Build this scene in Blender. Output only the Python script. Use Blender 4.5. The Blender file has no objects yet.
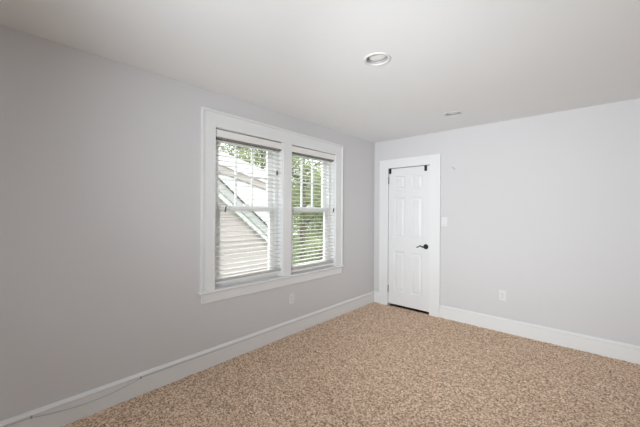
import bpy, bmesh, math, random
import numpy as np
from mathutils import Vector, Matrix
C = bpy.context.scene.collection
S = bpy.context.scene

# ------------------------------------------------------------------ camera
F_PX, YAW, ROLL = 306.4, 0.7348, 0.006
cam_d = bpy.data.cameras.new('camera')
cam = bpy.data.objects.new('camera', cam_d); C.objects.link(cam)
cam_d.sensor_fit = 'HORIZONTAL'; cam_d.sensor_width = 36.0
cam_d.lens = 36.0 * F_PX / 640.0
cam_d.shift_y = -2.06 / 640.0
cam_d.clip_start = 0.02; cam_d.clip_end = 200
cam.location = (2.538, 0.0, 1.3805)
cam.rotation_mode = 'QUATERNION'
cam.rotation_quaternion = (Matrix.Rotation(YAW, 3, 'Z') @ Matrix.Rotation(math.pi/2, 3, 'X') @ Matrix.Rotation(ROLL, 3, 'Z')).to_quaternion()
S.camera = cam

# ------------------------------------------------------------------ view, world, lights
SKY = 3.2
SUN = 3.5
SUN_DIR = (0.62, 0.12, -0.80)
REAR = 15.0
REAR_UP = 0.0
BEHIND = 0.0
FILL_UP = 335.0
FILL_SIDE = 60.0
FILL_FWD = 250.0
S.view_settings.view_transform = 'Standard'
S.view_settings.look = 'None'
S.view_settings.gamma = 1.0
S.view_settings.use_curve_mapping = False
S.view_settings.exposure = 0.0
S.cycles.use_denoising = True
S.cycles.max_bounces = 16
S.cycles.diffuse_bounces = 10
S.cycles.transparent_max_bounces = 24
S.cycles.sample_clamp_indirect = 6.0

w = bpy.data.worlds.new('overcast_sky'); S.world = w; w.use_nodes = True
nt = w.node_tree; nt.nodes.clear()
out = nt.nodes.new('ShaderNodeOutputWorld'); bg = nt.nodes.new('ShaderNodeBackground')
bg.inputs['Color'].default_value = (0.92, 0.965, 1.0, 1); bg.inputs['Strength'].default_value = SKY
nt.links.new(bg.outputs[0], out.inputs[0])

ROOM_X, ROOM_Y0, ROOM_Y1, ROOM_Z = 4.9, -2.0, 4.053, 2.44
REAR_OPENING = (2.0, 3.2, 0.85, 2.0)      # x0, x1, z0, z1 of an unseen opening added to the rear wall for fill light
SIDE_OPENING = (-1.75, -0.45, 0.67, 2.1)    # y0, y1, z0, z1 of an optional unseen opening added for fill light

def area(name, loc, rot, sx, sy, power, col=(1, 1, 1)):
    d = bpy.data.lights.new(name, 'AREA'); d.shape = 'RECTANGLE'; d.size = sx; d.size_y = sy
    d.energy = power; d.color = col
    o = bpy.data.objects.new(name, d); o.location = loc; o.rotation_euler = rot; C.objects.link(o)
    return o
def aim(o, direction):
    o.rotation_euler = Vector(direction).to_track_quat('-Z', 'Y').to_euler()
if REAR:  # fill lamp added in the unseen rear opening
    area('fill_rear_opening', ((REAR_OPENING[0]+REAR_OPENING[1])/2, ROOM_Y0-0.16, (REAR_OPENING[2]+REAR_OPENING[3])/2),
         (math.pi/2, 0, 0), REAR_OPENING[1]-REAR_OPENING[0], REAR_OPENING[3]-REAR_OPENING[2], REAR, (0.90, 0.96, 1.0))
if BEHIND:  # optional fill lamp added in the unseen side opening
    area('fill_side_opening', (-0.16, (SIDE_OPENING[0]+SIDE_OPENING[1])/2, (SIDE_OPENING[2]+SIDE_OPENING[3])/2),
         (math.pi/2, 0, -math.pi/2), SIDE_OPENING[1]-SIDE_OPENING[0], SIDE_OPENING[3]-SIDE_OPENING[2], BEHIND, (1.0, 0.99, 0.98))
if REAR_UP:                                         # optional added fill lamp, aimed up through the rear opening
    o = area('fill_rear_upward', ((REAR_OPENING[0]+REAR_OPENING[1])/2, ROOM_Y0-1.0, -0.3), (0, 0, 0), 2.6, 1.2, REAR_UP, (1.0, 0.99, 0.97)); aim(o, (0, 1.0, 1.6))
# unseen fill spots added near the camera, towards ceiling, window wall and far wall
for name, power, at, to, cone in (('fill_ceiling_bounce', FILL_UP, (2.40, -1.10, 1.10), (1.70, 2.75, 2.30), 98),
                                  ('fill_window_wall', FILL_SIDE, (2.40, -1.10, 1.10), (0.10, 2.60, 1.40), 72),
                                  ('fill_forward', FILL_FWD, (1.85, -0.35, 1.60), (1.55, 4.05, 1.35), 72)):
    fd = bpy.data.lights.new(name, 'SPOT'); fd.energy = power; fd.color = (0.915, 0.964, 1.0)
    fd.shadow_soft_size = 0.08; fd.spot_size = math.radians(cone); fd.spot_blend = 1.0
    fo = bpy.data.objects.new(name, fd); C.objects.link(fo); fo.location = at; aim(fo, Vector(to)-Vector(at))
if SUN:
    sun_d = bpy.data.lights.new('sun', 'SUN'); sun_d.energy = SUN; sun_d.angle = 0.02
    sun = bpy.data.objects.new('sun', sun_d); C.objects.link(sun); aim(sun, SUN_DIR)
for py in (1.8, 2.705):                             # sampling portals just outside the two windows (they give no light of their own)
    p = area('sky_portal', (-0.17, py, 1.4), (math.pi/2, 0, -math.pi/2), 0.84, 1.5, 1)
    p.data.cycles.is_portal = True

# ------------------------------------------------------------------ materials
def mat(name, col, rough=0.6, spec=0.3, metal=0.0, noise=None, bump=None):
    m = bpy.data.materials.new(name); m.use_nodes = True
    n = m.node_tree; b = n.nodes['Principled BSDF']
    b.inputs['Base Color'].default_value = (*col, 1); b.inputs['Roughness'].default_value = rough
    b.inputs['Specular IOR Level'].default_value = spec; b.inputs['Metallic'].default_value = metal
    tc = n.nodes.new('ShaderNodeTexCoord')
    if noise:
        sc, col2 = noise
        t = n.nodes.new('ShaderNodeTexNoise'); t.inputs['Scale'].default_value = sc; t.inputs['Detail'].default_value = 4
        n.links.new(tc.outputs['Object'], t.inputs['Vector'])
        r = n.nodes.new('ShaderNodeMix'); r.data_type = 'RGBA'
        r.inputs['A'].default_value = (*col, 1); r.inputs['B'].default_value = (*col2, 1)
        n.links.new(t.outputs['Fac'], r.inputs['Factor']); n.links.new(r.outputs['Result'], b.inputs['Base Color'])
    if bump:
        sc, st, dist = bump
        t = n.nodes.new('ShaderNodeTexNoise'); t.inputs['Scale'].default_value = sc; t.inputs['Detail'].default_value = 3
        n.links.new(tc.outputs['Object'], t.inputs['Vector'])
        bp = n.nodes.new('ShaderNodeBump'); bp.inputs['Strength'].default_value = st; bp.inputs['Distance'].default_value = dist
        n.links.new(t.outputs['Fac'], bp.inputs['Height']); n.links.new(bp.outputs['Normal'], b.inputs['Normal'])
    return m

M_WALL = mat('wall_paint', (0.625, 0.62, 0.63), 0.75, 0.2, bump=(180, 0.06, 0.002), noise=(1.5, (0.635, 0.63, 0.64)))
M_CEIL = mat('ceiling_paint', (0.81, 0.82, 0.83), 0.9, 0.1, bump=(150, 0.05, 0.002))
M_TRIM = mat('white_trim_paint', (0.765, 0.775, 0.78), 0.38, 0.4, bump=(40, 0.03, 0.002))
M_DOOR = mat('white_door_paint', (0.75, 0.755, 0.765), 0.45, 0.4, bump=(60, 0.03, 0.002))
M_BLIND = mat('white_blind_slat', (0.82, 0.81, 0.79), 0.45, 0.35, noise=(30, (0.80, 0.79, 0.77)))
M_RAIL = mat('blind_headrail_shaded', (0.22, 0.205, 0.195), 0.5, 0.3, noise=(40, (0.25, 0.235, 0.225)))  # darkened to draw the shadow line under the valance
M_BRACKET = mat('grey_bracket', (0.32, 0.32, 0.33), 0.5, 0.4, noise=(40, (0.36, 0.36, 0.36)))
M_CORD = mat('blind_cord', (0.72, 0.71, 0.68), 0.8, 0.1, noise=(80, (0.66, 0.65, 0.62)))
M_TASSEL = mat('tassel_brown', (0.10, 0.085, 0.075), 0.5, 0.4, noise=(60, (0.14, 0.12, 0.10)))
M_SASH = mat('vinyl_sash', (0.80, 0.81, 0.81), 0.4, 0.4, noise=(20, (0.78, 0.79, 0.79)))
M_BLACK = mat('black_iron', (0.018, 0.018, 0.019), 0.35, 0.5, metal=0.3, bump=(90, 0.05, 0.001))
M_HINGE = mat('hinge_metal', (0.16, 0.15, 0.14), 0.45, 0.5, metal=0.6, noise=(60, (0.24, 0.23, 0.21)))
M_PLATE = mat('white_plastic', (0.74, 0.74, 0.735), 0.35, 0.45, noise=(50, (0.72, 0.72, 0.715)))
M_SLOT = mat('socket_dark', (0.12, 0.12, 0.12), 0.6, 0.2, noise=(60, (0.16, 0.16, 0.16)))
M_LENS = mat('frosted_lens', (0.86, 0.86, 0.85), 0.5, 0.3, noise=(50, (0.84, 0.84, 0.83)))
M_BAFFLE = mat('lamp_baffle_shaded', (0.34, 0.34, 0.34), 0.5, 0.3, noise=(40, (0.36, 0.36, 0.36)))  # greyed to put the shade inside the can into its colour
M_RING = mat('lamp_ring', (0.70, 0.70, 0.70), 0.5, 0.3, noise=(40, (0.68, 0.68, 0.68)))
M_CABLE = mat('cable_shade_grey', (0.56, 0.56, 0.555), 0.5, 0.35, noise=(40, (0.60, 0.60, 0.595)))  # white cable greyed so its colour carries the shadow line beneath it
M_NAIL = mat('nail_steel', (0.30, 0.30, 0.30), 0.4, 0.5, metal=0.7, noise=(80, (0.38, 0.38, 0.38)))
M_SIDING = mat('pink_beige_siding', (0.50, 0.44, 0.41), 0.7, 0.2, noise=(2, (0.54, 0.48, 0.455)))
M_WHITEWALL = mat('white_siding', (0.80, 0.80, 0.79), 0.7, 0.2, noise=(2, (0.83, 0.83, 0.82)))
M_RAKE = mat('grey_rake_board', (0.50, 0.49, 0.475), 0.6, 0.3, noise=(6, (0.53, 0.52, 0.505)))
M_SHINGLE = mat('dark_shingle', (0.09, 0.088, 0.085), 0.85, 0.1, noise=(25, (0.13, 0.127, 0.123)))
M_PINKBAND = mat('pink_trim', (0.52, 0.44, 0.42), 0.7, 0.2, noise=(4, (0.56, 0.485, 0.465)))
M_BARK = mat('bark', (0.14, 0.11, 0.085), 0.9, 0.1, noise=(12, (0.22, 0.18, 0.15)), bump=(20, 0.6, 0.02))
M_LAWN = mat('lawn', (0.06, 0.09, 0.03), 0.95, 0.1, noise=(6, (0.10, 0.13, 0.06)), bump=(40, 0.5, 0.03))

def leaf_mat(name, a, b2):
    m = bpy.data.materials.new(name); m.use_nodes = True; n = m.node_tree; n.nodes.clear()
    o = n.nodes.new('ShaderNodeOutputMaterial'); tc = n.nodes.new('ShaderNodeTexCoord')
    t = n.nodes.new('ShaderNodeTexNoise'); t.inputs['Scale'].default_value = 2.2; t.inputs['Detail'].default_value = 5
    n.links.new(tc.outputs['Object'], t.inputs['Vector'])
    r = n.nodes.new('ShaderNodeValToRGB'); r.color_ramp.elements[0].position = 0.35; r.color_ramp.elements[1].position = 0.65
    r.color_ramp.elements[0].color = (*a, 1); r.color_ramp.elements[1].color = (*b2, 1)
    n.links.new(t.outputs['Fac'], r.inputs['Fac'])
    d = n.nodes.new('ShaderNodeBsdfDiffuse'); tr = n.nodes.new('ShaderNodeBsdfTranslucent'); mx = n.nodes.new('ShaderNodeMixShader')
    mx.inputs[0].default_value = 0.4
    n.links.new(r.outputs[0], d.inputs[0]); n.links.new(r.outputs[0], tr.inputs[0])
    n.links.new(d.outputs[0], mx.inputs[1]); n.links.new(tr.outputs[0], mx.inputs[2]); n.links.new(mx.outputs[0], o.inputs[0])
    return m
M_LEAF1 = leaf_mat('leaf_olive', (0.23, 0.27, 0.13), (0.46, 0.50, 0.29))
M_LEAF2 = leaf_mat('leaf_green', (0.20, 0.25, 0.12), (0.42, 0.47, 0.26))

def glass_mat():
    m = bpy.data.materials.new('window_glass'); m.use_nodes = True; n = m.node_tree; n.nodes.clear()
    o = n.nodes.new('ShaderNodeOutputMaterial'); t = n.nodes.new('ShaderNodeBsdfTransparent'); g = n.nodes.new('ShaderNodeBsdfGlossy')
    t.inputs[0].default_value = (0.97, 0.98, 0.975, 1); g.inputs['Roughness'].default_value = 0.02
    lw = n.nodes.new('ShaderNodeLayerWeight'); lw.inputs['Blend'].default_value = 0.5
    pw = n.nodes.new('ShaderNodeMath'); pw.operation = 'POWER'; pw.inputs[1].default_value = 5.0
    ma = n.nodes.new('ShaderNodeMath'); ma.operation = 'MULTIPLY_ADD'; ma.inputs[1].default_value = 0.9; ma.inputs[2].default_value = 0.03
    n.links.new(lw.outputs['Facing'], pw.inputs[0]); n.links.new(pw.outputs[0], ma.inputs[0])
    mx = n.nodes.new('ShaderNodeMixShader')
    n.links.new(ma.outputs[0], mx.inputs[0]); n.links.new(t.outputs[0], mx.inputs[1]); n.links.new(g.outputs[0], mx.inputs[2])
    n.links.new(mx.outputs[0], o.inputs[0]); return m
M_GLASS = glass_mat()

def carpet_mat():
    m = bpy.data.materials.new('speckled_carpet'); m.use_nodes = True; n = m.node_tree; b = n.nodes['Principled BSDF']
    b.inputs['Roughness'].default_value = 1.0; b.inputs['Specular IOR Level'].default_value = 0.05
    tc = n.nodes.new('ShaderNodeTexCoord')
    wz = n.nodes.new('ShaderNodeTexNoise'); wz.inputs['Scale'].default_value = 60; wz.inputs['Detail'].default_value = 2
    n.links.new(tc.outputs['Object'], wz.inputs['Vector'])
    add = n.nodes.new('ShaderNodeVectorMath'); add.operation = 'MULTIPLY_ADD'
    n.links.new(wz.outputs['Color'], add.inputs[0]); add.inputs[1].default_value = (0.02, 0.02, 0.0); n.links.new(tc.outputs['Object'], add.inputs[2])
    v = n.nodes.new('ShaderNodeTexVoronoi'); v.inputs['Scale'].default_value = 120
    n.links.new(add.outputs[0], v.inputs['Vector'])
    sep = n.nodes.new('ShaderNodeSeparateColor'); n.links.new(v.outputs['Color'], sep.inputs[0])
    big = n.nodes.new('ShaderNodeTexNoise'); big.inputs['Scale'].default_value = 75; big.inputs['Detail'].default_value = 3; big.inputs['Roughness'].default_value = 0.6
    n.links.new(tc.outputs['Object'], big.inputs['Vector'])
    mixf = n.nodes.new('ShaderNodeMix'); mixf.data_type = 'FLOAT'; mixf.inputs['Factor'].default_value = 0.45
    n.links.new(sep.outputs[0], mixf.inputs['A']); n.links.new(big.outputs['Fac'], mixf.inputs['B'])
    r = n.nodes.new('ShaderNodeValToRGB'); e = r.color_ramp.elements
    e[0].position = 0.18; e[0].color = (0.19, 0.122, 0.076, 1)
    e[1].position = 0.82; e[1].color = (0.97, 0.785, 0.63, 1)
    k = r.color_ramp.elements.new(0.42); k.color = (0.54, 0.385, 0.275, 1)
    k = r.color_ramp.elements.new(0.62); k.color = (0.78, 0.595, 0.445, 1)
    n.links.new(mixf.outputs['Result'], r.inputs['Fac'])
    n.links.new(r.outputs[0], b.inputs['Base Color'])
    bp = n.nodes.new('ShaderNodeBump'); bp.inputs['Strength'].default_value = 0.4; bp.inputs['Distance'].default_value = 0.004
    n.links.new(mixf.outputs['Result'], bp.inputs['Height']); n.links.new(bp.outputs['Normal'], b.inputs['Normal'])
    return m
M_CARPET = carpet_mat()

# ------------------------------------------------------------------ helpers
def add_box(bm, x0, x1, y0, y1, z0, z1, bev=0.0):
    vs = [bm.verts.new((x, y, z)) for x in (x0, x1) for y in (y0, y1) for z in (z0, z1)]
    fs = [(0, 1, 3, 2), (4, 6, 7, 5), (0, 4, 5, 1), (2, 3, 7, 6), (0, 2, 6, 4), (1, 5, 7, 3)]
    faces = [bm.faces.new([vs[i] for i in f]) for f in fs]
    if bev > 0:
        es = list({e for f in faces for e in f.edges})
        bmesh.ops.bevel(bm, geom=es, offset=bev, segments=2, affect='EDGES', profile=0.5)

def add_prism(bm, prof, axis, a0, a1):
    """prof: 2D outline extruded along an axis. axis 'y': prof=(x,z); axis 'x': prof=(y,z); axis 'z': prof=(x,y)"""
    def P(p, a):
        return {'y': (p[0], a, p[1]), 'x': (a, p[0], p[1]), 'z': (p[0], p[1], a)}[axis]
    A = [bm.verts.new(P(p, a0)) for p in prof]; B = [bm.verts.new(P(p, a1)) for p in prof]
    n = len(prof)
    bm.faces.new(A); bm.faces.new(B[::-1])
    for i in range(n):
        bm.faces.new([A[i], B[i], B[(i+1) % n], A[(i+1) % n]])

def add_lathe(bm, prof, centre, axis='z', seg=40, cap0=False, cap1=False):
    """prof: list of (radius, height) turned about the axis"""
    cx, cy, cz = centre; rings = []
    for r, h in prof:
        ring = []
        for k in range(seg):
            a = 2*math.pi*k/seg; u, v = r*math.cos(a), r*math.sin(a)
            p = {'z': (u, v, h), 'y': (u, h, v), 'x': (h, u, v)}[axis]
            ring.append(bm.verts.new((cx+p[0], cy+p[1], cz+p[2])))
        rings.append(ring)
    for A, B in zip(rings, rings[1:]):
        for k in range(seg):
            bm.faces.new([A[k], A[(k+1) % seg], B[(k+1) % seg], B[k]])
    if cap0: bm.faces.new(rings[0][::-1])
    if cap1: bm.faces.new(rings[-1])

def add_tube(bm, pts, rad, seg=10):
    pts = [Vector(p) for p in pts]; rings = []
    rads = rad if isinstance(rad, (list, tuple)) else [rad]*len(pts)
    ref = Vector((0.31, 0.17, 0.93))
    for i, p in enumerate(pts):
        d = (pts[min(i+1, len(pts)-1)] - pts[max(i-1, 0)]).normalized()
        u = d.cross(ref).normalized(); v = d.cross(u)
        rings.append([bm.verts.new(p + rads[i]*(math.cos(2*math.pi*k/seg)*u + math.sin(2*math.pi*k/seg)*v)) for k in range(seg)])
    for A, B in zip(rings, rings[1:]):
        for k in range(seg):
            bm.faces.new([A[k], A[(k+1) % seg], B[(k+1) % seg], B[k]])
    bm.faces.new(rings[0][::-1]); bm.faces.new(rings[-1])

def obj(name, bm, m, parent=None, smooth=False):
    bmesh.ops.recalc_face_normals(bm, faces=bm.faces)
    me = bpy.data.meshes.new(name); bm.to_mesh(me); bm.free(); me.materials.append(m)
    if smooth:
        for p in me.polygons: p.use_smooth = True
    o = bpy.data.objects.new(name, me); C.objects.link(o)
    if parent:
        o.parent = parent; o.matrix_parent_inverse = Matrix.Translation(parent.location).inverted()
    return o
def tag(o, label, cat, group=None):
    o['label'] = label; o['category'] = cat
    if group: o['group'] = group
    return o
def empty(name, loc):
    o = bpy.data.objects.new(name, None); o.location = loc; o.empty_display_size = 0.1; C.objects.link(o); return o
def thing(name, loc, label, cat, group=None):
    return tag(empty(name, loc), label, cat, group)
def struct(name, bm, m, parent=None, label=None, cat=None):
    o = obj(name, bm, m, parent); o['kind'] = 'structure'
    if label: o['label'] = label; o['category'] = cat
    return o
def wall_cells(us, vs, holes):
    """cells of the grid us x vs whose centre is not in a hole"""
    for a, b in zip(us, us[1:]):
        for c, d in zip(vs, vs[1:]):
            mu, mv = (a+b)/2, (c+d)/2
            if not any(h[0] < mu < h[1] and h[2] < mv < h[3] for h in holes):
                yield a, b, c, d

# ------------------------------------------------------------------ room shell
T = 0.15
SAG = lambda y: -0.008*(y - 2.25)                 # the old window frame hangs slightly out of level
WIN = [(1.400, 2.196), (2.318, 3.096)]           # clear openings along the left wall
WZ0, WZ1 = 0.674, 2.125

bm = bmesh.new()
for a, b, c, d in wall_cells([ROOM_Y0-T, *(SIDE_OPENING[:2] if BEHIND else ()), WIN[0][0]-0.004, WIN[0][1]+0.004, WIN[1][0]-0.004, WIN[1][1]+0.004, ROOM_Y1+T], [0, WZ0-0.045, *(SIDE_OPENING[2:] if BEHIND else ()), WZ1+0.02, ROOM_Z],
                             [(w_[0]-0.01, w_[1]+0.01, WZ0-0.06, WZ1+0.03) for w_ in WIN]+([SIDE_OPENING] if BEHIND else [])):
    add_box(bm, -T, 0, a, b, c, d)
struct('wall_left', bm, M_WALL, None, 'light grey painted wall holding the pair of windows', 'wall')

DX0, DX1, DZ = 0.250, 0.876, 2.018                # doorway
bm = bmesh.new()
for a, b, c, d in wall_cells([0, DX0-0.012, DX1+0.012, ROOM_X+T], [0, DZ+0.012, ROOM_Z], [(DX0-0.02, DX1+0.02, -1, DZ+0.02)]):
    add_box(bm, a, b, ROOM_Y1, ROOM_Y1+T, c, d)
CL = ROOM_Y1+T+0.6                                # shallow closet behind the door
add_box(bm, 0, ROOM_X+T, CL, CL+0.05, 0, ROOM_Z)
for xa in (0, 1.25): add_box(bm, xa, xa+0.05, ROOM_Y1+T, CL, 0, ROOM_Z)
add_box(bm, 0.05, 1.25, ROOM_Y1+T, CL, ROOM_Z-0.05, ROOM_Z)
struct('wall_back', bm, M_WALL, None, 'light grey painted wall holding the white door', 'wall')

bm = bmesh.new()
h = REAR_OPENING
for a, b, c, d in wall_cells([0, h[0], h[1], ROOM_X+T], [0, h[2], h[3], ROOM_Z], [h] if REAR or REAR_UP else []):
    add_box(bm, a, b, ROOM_Y0-T, ROOM_Y0, c, d)
struct('wall_rear', bm, M_WALL, None, 'light grey painted wall behind the viewpoint', 'wall')
bm = bmesh.new()
add_box(bm, ROOM_X, ROOM_X+T, ROOM_Y0, ROOM_Y1, 0, ROOM_Z)
struct('wall_right', bm, M_WALL, None, 'light grey painted wall right of the viewpoint', 'wall')

bm = bmesh.new()
add_box(bm, -T, ROOM_X+T, ROOM_Y0-T, CL+0.05, -0.25, -0.004)
bmesh.ops.recalc_face_normals(bm, faces=bm.faces)
rng = np.random.default_rng(7)                    # looped pile as real relief over the floor
PX, PY, STEP = (0.0, ROOM_X), (ROOM_Y0, ROOM_Y1), 0.0075
nx, ny = int((PX[1]-PX[0])/STEP)+1, int((PY[1]-PY[0])/STEP)+1
gx, gy = np.meshgrid(np.linspace(*PX, nx), np.linspace(*PY, ny), indexing='ij')
hz = rng.random((nx, ny))
hz = 0.6*hz+0.4*(np.roll(hz, 1, 0)+np.roll(hz, 1, 1))/2
jx, jy = rng.uniform(-0.3, 0.3, (2, nx, ny))*STEP
jx[0] = jx[-1] = 0; jy[:, 0] = jy[:, -1] = 0
co = np.stack([gx+jx, gy+jy, -0.004+0.010*hz], -1).reshape(-1, 3)
idx = np.arange(nx*ny).reshape(nx, ny)
qd = np.stack([idx[:-1, :-1], idx[1:, :-1], idx[1:, 1:], idx[:-1, 1:]], -1).reshape(-1, 4)
tmp = bpy.data.meshes.new('slab'); bm.to_mesh(tmp)
sv = np.array([v.co for v in tmp.vertices]); sf = np.array([list(p.vertices) for p in tmp.polygons])
bm.free(); bpy.data.meshes.remove(tmp)
V = np.concatenate([sv, co]); Q = np.concatenate([sf, qd+len(sv)])
me = bpy.data.meshes.new('floor')
me.vertices.add(len(V)); me.vertices.foreach_set('co', V.astype('f4').ravel())
me.loops.add(Q.size); me.loops.foreach_set('vertex_index', Q.astype('i4').ravel())
me.polygons.add(len(Q)); me.polygons.foreach_set('loop_start', np.arange(0, Q.size, 4, dtype='i4'))
me.update(calc_edges=True); me.validate()
me.materials.append(M_CARPET)
fl = bpy.data.objects.new('floor', me); C.objects.link(fl)
fl['kind'] = 'structure'; fl['label'] = 'brown and tan speckled carpet floor'; fl['category'] = 'floor'

LIGHTS = [(1.400, 1.842), (1.382, 3.405)]
R_CAN = 0.076
bm = bmesh.new()
loops = [[(-T, ROOM_Y0-T), (ROOM_X+T, ROOM_Y0-T), (ROOM_X+T, ROOM_Y1+T), (-T, ROOM_Y1+T)]]
for lx, ly in LIGHTS:
    loops.append([(lx+R_CAN*math.cos(2*math.pi*k/40), ly+R_CAN*math.sin(2*math.pi*k/40)) for k in range(40)])
edges = []
for lp in loops:
    vs = [bm.verts.new((x, y, ROOM_Z)) for x, y in lp]
    edges += [bm.edges.new((vs[i], vs[(i+1) % len(vs)])) for i in range(len(vs))]
bmesh.ops.triangle_fill(bm, use_beauty=True, edges=edges)
cyl = bmesh.ops.extrude_face_region(bm, geom=list(bm.faces))
for v in [g for g in cyl['geom'] if isinstance(g, bmesh.types.BMVert)]: v.co.z += 0.12
add_box(bm, -T, ROOM_X+T, ROOM_Y0-T, ROOM_Y1+T, ROOM_Z+0.12, ROOM_Z+0.3)
struct('ceiling', bm, M_CEIL, None, 'smooth white ceiling', 'ceiling')

# baseboards: board with a stepped, rounded cap
BASE = [(0, 0), (0.016, 0), (0.016, 0.134), (0.021, 0.137), (0.023, 0.146), (0.017, 0.155), (0.009, 0.163), (0, 0.164)]
bm = bmesh.new(); add_prism(bm, BASE, 'y', ROOM_Y0, ROOM_Y1)
struct('baseboard_left', bm, M_TRIM, None, 'white baseboard along the window wall', 'baseboard')
bm = bmesh.new(); add_prism(bm, [(ROOM_Y1-a, b) for a, b in BASE], 'x', 1.016, ROOM_X)
struct('baseboard_back', bm, M_TRIM, None, 'white baseboard right of the door', 'baseboard')
bm = bmesh.new(); add_prism(bm, [(ROOM_Y1-a, b) for a, b in BASE], 'x', 0.016, 0.108)
struct('baseboard_corner', bm, M_TRIM, None, 'short piece of white baseboard in the corner left of the door', 'baseboard')
bm = bmesh.new(); add_prism(bm, [(ROOM_X-a, b) for a, b in BASE], 'y', ROOM_Y0, ROOM_Y1)
struct('baseboard_right', bm, M_TRIM)
bm = bmesh.new(); add_prism(bm, [(ROOM_Y0+a, b) for a, b in BASE], 'x', 0, ROOM_X)
struct('baseboard_rear', bm, M_TRIM)

# ------------------------------------------------------------------ window casing (one trim set round both windows)
def sag(o):
    for v in o.data.vertices: v.co.z += SAG(v.co.y)
    return o
trim = empty('trim_1', (0, 2.25, WZ0)); trim['kind'] = 'structure'; trim['label'] = 'white casing, stool and apron framing both windows'; trim['category'] = 'window trim'
def part(name, boxes, m, parent, bev=0.0015):
    b_ = bmesh.new()
    for q in boxes: add_box(b_, *q, bev)
    return obj(name, b_, m, parent)
Y0, Y1 = 1.268, 3.236
sag(part('head_casing', [(0, 0.019, Y0+0.022, Y1-0.022, WZ1, 2.247), (0, 0.030, Y0, Y1, 2.247, 2.268)], M_TRIM, trim))
sag(part('side_casing', [(0, 0.019, Y0+0.02, WIN[0][0], WZ0, WZ1), (0, 0.030, Y0, Y0+0.02, WZ0, 2.247)], M_TRIM, trim))
sag(part('side_casing', [(0, 0.019, WIN[1][1], Y1-0.02, WZ0, WZ1), (0, 0.030, Y1-0.02, Y1, WZ0, 2.247)], M_TRIM, trim))
sag(part('mullion_casing', [(0, 0.019, WIN[0][1], WIN[1][0], WZ0, WZ1)], M_TRIM, trim))
b_ = bmesh.new()
for wy in WIN: add_box(b_, -0.052, 0.0, wy[0], wy[1], WZ0-0.024, WZ0)
add_prism(b_, [(0, WZ0-0.024), (0.036, WZ0-0.024), (0.043, WZ0-0.018), (0.045, WZ0-0.010), (0.041, WZ0-0.002), (0.035, WZ0), (0, WZ0)], 'y', Y0-0.022, Y1+0.016)
sag(obj('stool', b_, M_TRIM, trim))
sag(part('apron', [(0, 0.020, Y0+0.008, Y1-0.004, 0.566, WZ0-0.024)], M_TRIM, trim, 0.003))

# ------------------------------------------------------------------ double-hung windows
def make_window(name, y0, y1, label):
    t = empty(name, (-0.08, (y0+y1)/2, WZ0)); t['kind'] = 'structure'; t['label'] = label; t['category'] = 'window'
    J = 0.036
    part('frame', [(-0.148, 0.0, y0-0.003, y0+0.006, WZ0, WZ1+0.012), (-0.148, 0.0, y1-0.006, y1+0.003, WZ0, WZ1+0.012),
                   (-0.148, 0.0, y0+0.006, y1-0.006, WZ1+0.001, WZ1+0.012),
                   (-0.148, -0.062, y0+0.006, y0+J, WZ0, WZ1), (-0.148, -0.062, y1-J-0.012, y1-0.006, WZ0, WZ1),
                   (-0.148, -0.062, y0+J, y1-J-0.012, WZ1-0.045, WZ1), (-0.160, -0.054, y0+J, y1-J-0.012, WZ0-0.03, WZ0+0.012)], M_SASH, t, 0.001)
    a, b = y0+J, y1-J-0.012
    st = 0.062
    # upper sash, outer track
    zb, zt = 1.375, WZ1-0.045
    g0, g1, gz0, gz1 = a+st, b-st-0.008, zb+0.055, zt-0.050
    xs = (-0.135, -0.102)
    boxes = [(xs[0], xs[1], a, g0, zb, zt), (xs[0], xs[1], g1, b, zb, zt), (xs[0], xs[1], g0, g1, zb, gz0), (xs[0], xs[1], g0, g1, gz1, zt)]
    u = part('upper_sash', boxes, M_SASH, t, 0.002)
    mb = bmesh.new(); wdt = (g1-g0)/3
    for k in (1, 2): add_box(mb, -0.128, -0.108, g0+k*wdt-0.010, g0+k*wdt+0.010, gz0, gz1, 0.002)
    zm = (gz0+gz1)/2
    for k in range(3): add_box(mb, -0.128, -0.108, g0+k*wdt+(0.010 if k else 0), g0+(k+1)*wdt-(0.010 if k < 2 else 0), zm-0.010, zm+0.010, 0.002)
    obj('muntins', mb, M_SASH, u)
    part('pane', [(-0.120, -0.116, g0-0.008, g1+0.008, gz0-0.008, gz1+0.008)], M_GLASS, u, 0)
    # lower sash, inner track
    zb, zt = WZ0+0.012, 1.432
    g0, g1, gz0, gz1 = a+st, b-st-0.008, zb+0.062, zt-0.052
    xs = (-0.099, -0.066)
    boxes = [(xs[0], xs[1], a, g0, zb, zt), (xs[0], xs[1], g1, b, zb, zt), (xs[0], xs[1], g0, g1, zb, gz0), (xs[0], xs[1], g0, g1, gz1, zt)]
    l = part('lower_sash', boxes, M_SASH, t, 0.002)
    part('pane', [(-0.085, -0.081, g0-0.008, g1+0.008, gz0-0.008, gz1+0.008)], M_GLASS, l, 0)
    part('sash_lock', [(-0.096, -0.070, (a+b)/2-0.03, (a+b)/2+0.03, zt, zt+0.012), (-0.090, -0.076, (a+b)/2-0.008, (a+b)/2+0.012, zt+0.012, zt+0.022)], M_SASH, l, 0.002)
    return t
make_window('window_1', *WIN[0], 'white double-hung window on the left with gridded upper sash')
make_window('window_2', *WIN[1], 'white double-hung window on the right with gridded upper sash')

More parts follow.
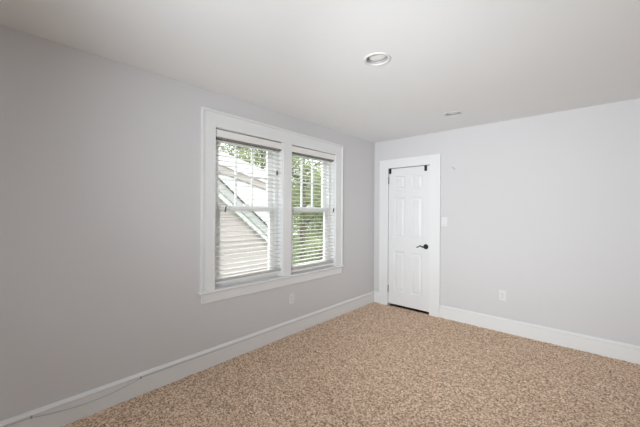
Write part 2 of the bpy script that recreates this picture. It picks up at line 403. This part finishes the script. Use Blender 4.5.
# ------------------------------------------------------------------ blinds
def tube_pts(a, b, n): return [tuple(Vector(a).lerp(Vector(b), i/(n-1))) for i in range(n)]
def make_blind(y0, y1, zbot, label, tassels, nstack):
    t = thing('window_blind', (-0.03, (y0+y1)/2, zbot), label, 'window blind', 'white venetian blinds in the pair of windows')
    XC = -0.030
    part('headrail', [(-0.056, -0.010, y0+0.006, y1-0.006, 2.036, 2.112)], M_RAIL, t, 0.002)  # dark lip shows below the valance as its painted shadow line
    b_ = bmesh.new()
    add_prism(b_, [(-0.006, 2.050), (0.002, 2.052), (0.004, 2.060), (0.004, 2.108), (0.001, 2.116), (-0.006, 2.118)], 'y', y0+0.013, y1-0.004)
    obj('valance', b_, M_BLIND, t)
    part('bracket', [(-0.058, 0.003, y0+0.001, y0+0.010, 2.058, 2.118)], M_BRACKET, t, 0.001)
    part('bracket', [(-0.058, -0.008, y1-0.004, y1-0.001, 2.060, 2.118)], M_BRACKET, t, 0.001)
    ztop, zlow = 2.018, zbot+0.030
    n = int(round((ztop-zlow)/0.0435)); pitch = (ztop-zlow)/n
    sl = bmesh.new()
    def slat(z, tilt=0.0):
        prof = []; seg = 6
        for k in range(seg+1):
            s_ = -1+2*k/seg; prof.append((XC+0.025*s_, z+0.0022*(1-s_*s_)+tilt*s_*0.025+0.0013))
        for k in range(seg, -1, -1):
            s_ = -1+2*k/seg; prof.append((XC+0.025*s_, z+0.0022*(1-s_*s_)+tilt*s_*0.025-0.0013))
        add_prism(sl, prof, 'y', y0+0.014, y1-0.008)
    for k in range(n): slat(ztop-k*pitch, -0.03)
    for k in range(nstack): slat(zbot+0.022+0.0085*k+0.004, 0)
    obj('slats', sl, M_BLIND, t)
    part('bottom_rail', [(-0.056, -0.004, y0+0.012, y1-0.006, zbot, zbot+0.020)], M_BLIND, t, 0.003)
    for f in (0.11, 0.5, 0.89):
        yy = y0+f*(y1-y0)
        cb = bmesh.new()
        for x in (XC-0.0275, XC+0.0275):
            add_tube(cb, [(x, yy, zbot+0.01), (x, yy, 2.07)], 0.0010, 6)
        obj('ladder_cord', cb, M_CORD, t)
    for yy, z, kind in tassels:
        cb = bmesh.new(); add_tube(cb, [(0.008, yy, z+0.02), (0.008, yy-0.001, (z+2.06)/2), (0.006, yy, 2.055)], 0.0012, 6)
        cord = obj('pull_cord', cb, M_CORD, t)
        tb = bmesh.new()
        if kind == 'tassel':
            add_lathe(tb, [(0.002, 0.025), (0.006, 0.022), (0.008, 0.010), (0.010, -0.012), (0.0095, -0.020), (0.003, -0.022)], (0.008, yy, z), 'z', 12, True, True)
        else:
            add_tube(tb, [(0.008, yy+0.008, z+0.028), (0.008, yy+0.004, z+0.01), (0.010, yy-0.004, z-0.025)], [0.004, 0.007, 0.008], 10)
        obj('tassel', tb, M_TASSEL, cord, True)
    return t
make_blind(WIN[0][0], WIN[0][1], 0.717, 'lowered white slat blind in the left window, nearer the viewpoint, house seen behind it', [(2.115, 1.790, 'tassel'), (1.505, 1.398, 'bent')], 3)
make_blind(WIN[1][0], WIN[1][1], 0.694, 'lowered white slat blind in the right window, nearer the door, trees seen behind it', [(3.058, 1.40, 'bent')], 4)

# ------------------------------------------------------------------ door
dt = empty('trim_2', ((DX0+DX1)/2, ROOM_Y1, 0)); dt['kind'] = 'structure'; dt['label'] = 'wide white casing around the door'; dt['category'] = 'door trim'
YW = ROOM_Y1
CX0, CX1, CZ = 0.108, 1.016, 2.146
part('side_casing', [(CX0, DX0, YW-0.030, YW, 0, CZ)], M_TRIM, dt, 0.002)
part('side_casing', [(DX1, CX1, YW-0.030, YW, 0, CZ)], M_TRIM, dt, 0.002)
part('head_casing', [(DX0, DX1, YW-0.030, YW, DZ, CZ)], M_TRIM, dt, 0.002)
part('jamb', [(DX0-0.012, DX0, YW, YW+0.109, 0, DZ), (DX1, DX1+0.012, YW, YW+0.109, 0, DZ), (DX0-0.012, DX1+0.012, YW, YW+0.109, DZ, DZ+0.011)], M_TRIM, dt, 0.0)

door = empty('door_1', ((DX0+DX1)/2, YW+0.02, 0.02)); door['kind'] = 'structure'; door['label'] = 'white six-panel closet door in the corner'; door['category'] = 'door'
PX0, PX1 = DX0+0.005, DX1-0.005
PZ0, PZ1 = 0.036, DZ-0.007
YF = YW-0.006                                      # front face of the slab, nearly flush with the wall
PANELS = []
for xa, xb in ((0.346, 0.510), (0.606, 0.766)):
    for za, zb in ((1.705, 1.895), (1.005, 1.588), (0.225, 0.808)):
        PANELS.append((xa, xb, za, zb))
bm = bmesh.new()
xs = [PX0, 0.346, 0.510, 0.606, 0.766, PX1]; zs = [PZ0, 0.225, 0.808, 1.005, 1.588, 1.705, 1.895, PZ1]
def quad(pts): bm.faces.new([bm.verts.new(p) for p in pts])
for a, b in zip(xs, xs[1:]):
    for c, d in zip(zs, zs[1:]):
        if (a, b, c, d) in PANELS:
            # sunk moulding and raised field
            steps = [(0.0, 0.0), (0.010, 0.009), (0.020, 0.011), (0.048, 0.003), (0.050, 0.003)]
            for (i0, h0), (i1, h1) in zip(steps, steps[1:]):
                o_ = [(a+i0, YF+h0, c+i0), (b-i0, YF+h0, c+i0), (b-i0, YF+h0, d-i0), (a+i0, YF+h0, d-i0)]
                n_ = [(a+i1, YF+h1, c+i1), (b-i1, YF+h1, c+i1), (b-i1, YF+h1, d-i1), (a+i1, YF+h1, d-i1)]
                for k in range(4): quad([o_[k], o_[(k+1) % 4], n_[(k+1) % 4], n_[k]])
            i1, h1 = steps[-1]
            quad([(a+i1, YF+h1, c+i1), (b-i1, YF+h1, c+i1), (b-i1, YF+h1, d-i1), (a+i1, YF+h1, d-i1)])
        else:
            quad([(a, YF, c), (b, YF, c), (b, YF, d), (a, YF, d)])
YB = YF+0.036
quad([(PX0, YB, PZ0), (PX0, YB, PZ1), (PX1, YB, PZ1), (PX1, YB, PZ0)])
quad([(PX0, YF, PZ0), (PX0, YF, PZ1), (PX0, YB, PZ1), (PX0, YB, PZ0)])
quad([(PX1, YF, PZ0), (PX1, YB, PZ0), (PX1, YB, PZ1), (PX1, YF, PZ1)])
quad([(PX0, YF, PZ0), (PX0, YB, PZ0), (PX1, YB, PZ0), (PX1, YF, PZ0)])
quad([(PX0, YF, PZ1), (PX1, YF, PZ1), (PX1, YB, PZ1), (PX0, YB, PZ1)])
bmesh.ops.remove_doubles(bm, verts=bm.verts, dist=0.0001)
obj('panel_slab', bm, M_DOOR, door)
# lever handle
LX, LZ = 0.820, 0.911
bm = bmesh.new()
add_lathe(bm, [(0.034, 0.0), (0.034, -0.006), (0.030, -0.011), (0.016, -0.014), (0.012, -0.018), (0.012, -0.042), (0.014, -0.048), (0.012, -0.056), (0.004, -0.060)], (LX, YF, LZ), 'y', 28, True, True)
hd = obj('door_handle', bm, M_BLACK, door, True)
bm = bmesh.new()
pts = []
for i in range(15):
    s_ = i/14; pts.append((LX-0.112*s_, YF-0.050-0.006*math.sin(s_*math.pi), LZ+0.012*math.sin((s_*1.25-0.38)*2*math.pi)*min(1, s_*2.2)))
add_tube(bm, pts, [0.0095-0.0035*i/14 for i in range(15)], 10)
obj('lever', bm, M_BLACK, hd, True)
for z in (1.845, 0.250):
    bm = bmesh.new()
    add_lathe(bm, [(0.004, -0.052), (0.007, -0.048), (0.007, 0.048), (0.004, 0.052)], (PX0-0.001, YF-0.0085, z), 'z', 12, True, True)
    add_box(bm, PX0-0.004, PX0+0.002, YF-0.004, YF+0.02, z-0.045, z+0.045)
    obj('hinge', bm, M_HINGE, door)
# black hooks hung over the top of the door
for x, side in ((0.274, 'left, hinge-side'), (0.812, 'right, handle-side')):
    bm = bmesh.new()
    add_prism(bm, [(YF-0.0006, PZ1+0.0008), (YF-0.0006, 1.944), (YF-0.004, 1.940), (YF-0.004, PZ1+0.0038), (YB+0.004, PZ1+0.0038), (YB+0.004, 1.94), (YB+0.0012, 1.94), (YB+0.0012, PZ1+0.0008)], 'x', x-0.018, x+0.018)
    o = obj('door_bracket', bm, M_BLACK)
    tag(o, 'small black metal bracket hooked over the %s end of the door top' % side, 'bracket', 'black brackets over the top of the door')

# ------------------------------------------------------------------ recessed ceiling lights
def make_light(lx, ly, label):
    t = thing('recessed_light', (lx, ly, ROOM_Z), label, 'ceiling light', 'recessed ceiling lights')
    bm = bmesh.new(); add_lathe(bm, [(0.0945, -0.0005), (0.094, -0.004), (0.088, -0.007), (0.076, -0.006), (0.072, -0.002), (0.0735, 0.004), (0.0755, 0.004), (0.0755, 0.0)], (lx, ly, ROOM_Z), 'z', 48)
    obj('trim_ring', bm, M_RING, t, True)
    bm = bmesh.new(); add_lathe(bm, [(0.0735, 0.003), (0.069, 0.014), (0.066, 0.025), (0.074, 0.026)], (lx, ly, ROOM_Z), 'z', 48)
    obj('baffle', bm, M_BAFFLE, t, True)
    bm = bmesh.new(); add_lathe(bm, [(0.0655, 0.024), (0.060, 0.018), (0.045, 0.014), (0.020, 0.012), (0.004, 0.0115)], (lx, ly, ROOM_Z), 'z', 48, False, True)
    obj('lens', bm, M_LENS, t, True)
make_light(*LIGHTS[0], 'round white recessed ceiling light nearer the viewpoint, the larger in view')
make_light(*LIGHTS[1], 'round white recessed ceiling light farther away, above the door end of the room')

# ------------------------------------------------------------------ outlets, switch, nail
def make_outlet(at, label):
    """at(u, v, h): u along the wall, v up, h out from the wall"""
    t = thing('power_outlet', at(0, 0, 0), label, 'power outlet', 'duplex power outlets')
    def bx(name, u0, u1, v0, v1, h0, h1, m, parent, bev):
        b_ = bmesh.new(); p, q = at(u0, v0, h0), at(u1, v1, h1)
        add_box(b_, min(p[0], q[0]), max(p[0], q[0]), min(p[1], q[1]), max(p[1], q[1]), min(p[2], q[2]), max(p[2], q[2]), bev)
        return obj(name, b_, m, parent)
    bx('cover_plate', -0.036, 0.036, -0.059, 0.059, 0, 0.006, M_PLATE, t, 0.002)
    for v in (-0.020, 0.020):
        s_ = bx('socket', -0.017, 0.017, v-0.014, v+0.014, 0.006, 0.008, M_PLATE, t, 0.001)
        b_ = bmesh.new()
        for u, hh in ((-0.0065, 0.005), (0.0065, 0.004)):
            p, q = at(u-0.0013, v-hh+0.002, 0.0075), at(u+0.0013, v+hh+0.002, 0.0084)
            add_box(b_, min(p[0], q[0]), max(p[0], q[0]), min(p[1], q[1]), max(p[1], q[1]), min(p[2], q[2]), max(p[2], q[2]))
        p, q = at(-0.0025, v-0.010, 0.0075), at(0.0025, v-0.006, 0.0084)
        add_box(b_, min(p[0], q[0]), max(p[0], q[0]), min(p[1], q[1]), max(p[1], q[1]), min(p[2], q[2]), max(p[2], q[2]))
        obj('slots', b_, M_SLOT, s_)
    bx('screw', -0.003, 0.003, -0.003, 0.003, 0.006, 0.0075, M_BRACKET, t, 0.001)
make_outlet(lambda u, v, h_: (h_, 2.338+u, 0.402+v), 'white outlet on the window wall, below the right part of the window apron')
make_outlet(lambda u, v, h_: (1.732+u, ROOM_Y1-h_, 0.420+v), 'white outlet low on the wall right of the door')

sw = thing('light_switch', (1.066, ROOM_Y1, 1.256), 'white wall light switch right beside the door casing', 'light switch')
part('cover_plate', [(1.030, 1.102, ROOM_Y1-0.006, ROOM_Y1, 1.197, 1.315)], M_PLATE, sw, 0.002)
rk = bmesh.new(); add_prism(rk, [(ROOM_Y1-0.006, 1.223), (ROOM_Y1-0.012, 1.223), (ROOM_Y1-0.0085, 1.256), (ROOM_Y1-0.008, 1.289), (ROOM_Y1-0.006, 1.289)], 'x', 1.050, 1.082)
obj('rocker', rk, M_PLATE, sw)

bm = bmesh.new()
add_tube(bm, [(1.160, ROOM_Y1+0.001, 1.960), (1.163, ROOM_Y1-0.014, 1.957), (1.185, ROOM_Y1-0.020, 1.940), (1.196, ROOM_Y1-0.021, 1.930), (1.200, ROOM_Y1-0.021, 1.937)], 0.0035, 8)
nl = obj('wall_hook', bm, M_NAIL, None, True)
tag(nl, 'tiny bent metal hook on the bare grey wall up right of the door', 'hook')

# ------------------------------------------------------------------ cable along the left baseboard
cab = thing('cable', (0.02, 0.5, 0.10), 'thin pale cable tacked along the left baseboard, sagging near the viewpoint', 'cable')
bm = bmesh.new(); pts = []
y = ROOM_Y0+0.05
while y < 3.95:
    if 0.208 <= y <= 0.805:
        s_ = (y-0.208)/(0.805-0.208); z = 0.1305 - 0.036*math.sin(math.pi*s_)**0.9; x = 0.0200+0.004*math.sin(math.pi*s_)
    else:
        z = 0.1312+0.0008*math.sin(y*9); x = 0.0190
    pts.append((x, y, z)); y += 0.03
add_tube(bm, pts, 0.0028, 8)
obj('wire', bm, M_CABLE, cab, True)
for yy in (0.208, 0.805):
    bm = bmesh.new(); add_box(bm, 0.016, 0.0245, yy-0.005, yy+0.005, 0.1255, 0.1365, 0.001)
    add_box(bm, 0.016, 0.026, yy-0.002, yy+0.002, 0.1365, 0.144, 0.0005)
    obj('clip', bm, M_BRACKET, cab)

# ------------------------------------------------------------------ outside
GZ = -3.0
bm = bmesh.new(); add_box(bm, -40, 30, -30, 45, GZ-0.2, GZ)
struct('ground', bm, M_LAWN, None, 'green lawn outside, below the windows', 'ground')

def gable(name, X, ya, yb, rake, m_wall, course, label):
    """wall facing the room at x = X whose top follows the rake line; lapped boards as real steps"""
    t = thing(name, (X, (ya+yb)/2, GZ), label, 'house')
    b_ = bmesh.new(); z = GZ; n = 0
    top = max(rake(ya), rake(yb))
    while z < top:
        z1 = min(z+course, top)
        y_hi = [yy for yy in (ya, yb)]
        def yend(zz):                              # rake descends toward +y
            lo, hi = ya, yb
            if rake(yb) >= zz: return yb
            for _ in range(40):
                mid = (lo+hi)/2
                if rake(mid) >= zz: lo = mid
                else: hi = mid
            return lo
        e0, e1 = yend(z), yend(z1)
        if e1 - ya < 0.01: break
        vs = [(X+0.018, ya, z), (X+0.018, e0, z), (X, e1, z1), (X, ya, z1)]
        b_.faces.new([b_.verts.new(p) for p in vs])
        vs = [(X+0.018, ya, z), (X, ya, z), (X, e0, z), (X+0.018, e0, z)]
        b_.faces.new([b_.verts.new(p) for p in vs])
        z = z1
    # body behind the boards
    add_prism(b_, [(ya, GZ), (yb, GZ), (yb, rake(yb)), (ya, rake(ya))], 'x', X-2.6, X-0.001)
    obj('siding_wall', b_, m_wall, t)
    return t
def band(name, parent, x0, x1, ya, yb, line, up0, up1, m):
    b_ = bmesh.new()
    add_prism(b_, [(ya, line(ya)+up0), (yb, line(yb)+up0), (yb, line(yb)+up1), (ya, line(ya)+up1)], 'x', x0, x1)
    return obj(name, b_, m, parent)
rk1 = lambda y: 2.095-0.80*(y-3.667)
h1 = gable('house', -4.0, 2.2, 5.75, lambda y: rk1(y)-0.02, M_SIDING, 0.13, 'pinkish-beige sided house close outside the left window, steep sloping roof edge')
band('rake_trim', h1, -3.985, -3.90, 2.2, 5.75, rk1, -0.395, -0.262, M_WHITEWALL)
band('rake_board', h1, -3.985, -3.86, 2.2, 5.85, rk1, -0.262, -0.024, M_RAKE)
band('roof', h1, -6.7, -3.83, 2.2, 5.90, rk1, -0.024, 0.004, M_SHINGLE)

rk2 = lambda y: 3.36-0.245*(y-5.3)
h2 = gable('house', -7.0, 2.6, 7.75, lambda y: rk2(y)-0.3, M_WHITEWALL, 0.22, 'bright white house farther back, seen above the beige house roof')
band('fascia', h2, -7.0, -6.86, 2.6, 7.85, rk2, -0.40, 0.0, M_WHITEWALL)
band('frieze', h2, -6.98, -6.92, 2.6, 7.75, rk2, -0.64, -0.40, M_PINKBAND)
band('roof', h2, -9.8, -6.84, 2.6, 7.90, rk2, 0.0, 0.05, M_WHITEWALL)

def make_tree(x, y, zc, rx, rz, nleaf, m, label, seed, leaf=0.15):
    rnd = random.Random(seed)
    t = thing('tree', (x, y, GZ), label, 'tree', 'trees outside the windows')
    b_ = bmesh.new()
    add_tube(b_, [(x, y, GZ-0.05), (x+0.05, y, (GZ+zc)/2), (x, y+0.05, zc), (x+0.1, y, zc+rz*0.7)], [0.2, 0.16, 0.11, 0.03], 10)
    for k in range(9):
        a = k*2.4; z0 = zc-rz*0.5+k*rz*0.11
        add_tube(b_, [(x, y, z0), (x+math.cos(a)*rx*0.45, y+math.sin(a)*rx*0.45, z0+rz*0.16), (x+math.cos(a)*rx*0.85, y+math.sin(a)*rx*0.85, z0+rz*0.3)], [0.06, 0.035, 0.01], 7)
    obj('trunk', b_, M_BARK, t, True)
    vs, fs = [], []
    clumps = []
    for k in range(60):
        while True:
            p = Vector((rnd.uniform(-1, 1), rnd.uniform(-1, 1), rnd.uniform(-1, 1)))
            if 0.15 < p.length < 1: break
        clumps.append(Vector((x+p.x*rx, y+p.y*rx, zc+p.z*rz)))
    for k in range(nleaf):
        c = rnd.choice(clumps); r = rx*0.28
        p = c+Vector((rnd.gauss(0, r*0.6), rnd.gauss(0, r*0.6), rnd.gauss(0, r*0.55)))
        u = Vector((rnd.gauss(0, 1), rnd.gauss(0, 1), rnd.gauss(0, 0.5))).normalized()
        v = u.cross(Vector((rnd.gauss(0, 1), rnd.gauss(0, 1), rnd.gauss(0, 1)))).normalized()
        n_ = u.cross(v); s_ = leaf*rnd.uniform(0.6, 1.2)
        i = len(vs)
        vs += [p-u*s_*0.5, p+v*s_*0.26+n_*s_*0.06, p+u*s_*0.5, p-v*s_*0.26+n_*s_*0.06]
        fs += [(i, i+1, i+2), (i, i+2, i+3)]
    me = bpy.data.meshes.new('foliage'); me.from_pydata(vs, [], fs); me.materials.append(m)
    o = bpy.data.objects.new('foliage', me); C.objects.link(o); o.parent = t; o.matrix_parent_inverse = Matrix.Translation(t.location).inverted()
make_tree(-8.17, 10.56, 2.1, 1.7, 2.9, 8000, M_LEAF2, 'leafy green tree filling the left half of the right window', 3)
make_tree(-10.4, 14.2, 1.4, 1.8, 3.4, 8000, M_LEAF1, 'paler green tree in the right half of the right window', 5, 0.18)
make_tree(-14.0, 9.0, 4.9, 2.1, 2.7, 11000, M_LEAF1, 'tree top rising above the white house at the left of the left window', 8, 0.17)
make_tree(-18.0, 15.5, 5.6, 2.6, 3.3, 11000, M_LEAF2, 'tree top rising above the white house at the right of the left window', 11, 0.2)
make_tree(-20.0, 24.5, 2.0, 3.4, 4.6, 12000, M_LEAF1, 'distant tree behind the others, seen low through the right window', 14, 0.30)
make_tree(-5.75, 9.15, -0.75, 0.95, 1.15, 3500, M_LEAF1, 'small low tree in the bottom of the right window, in front of the taller trees', 17, 0.13)
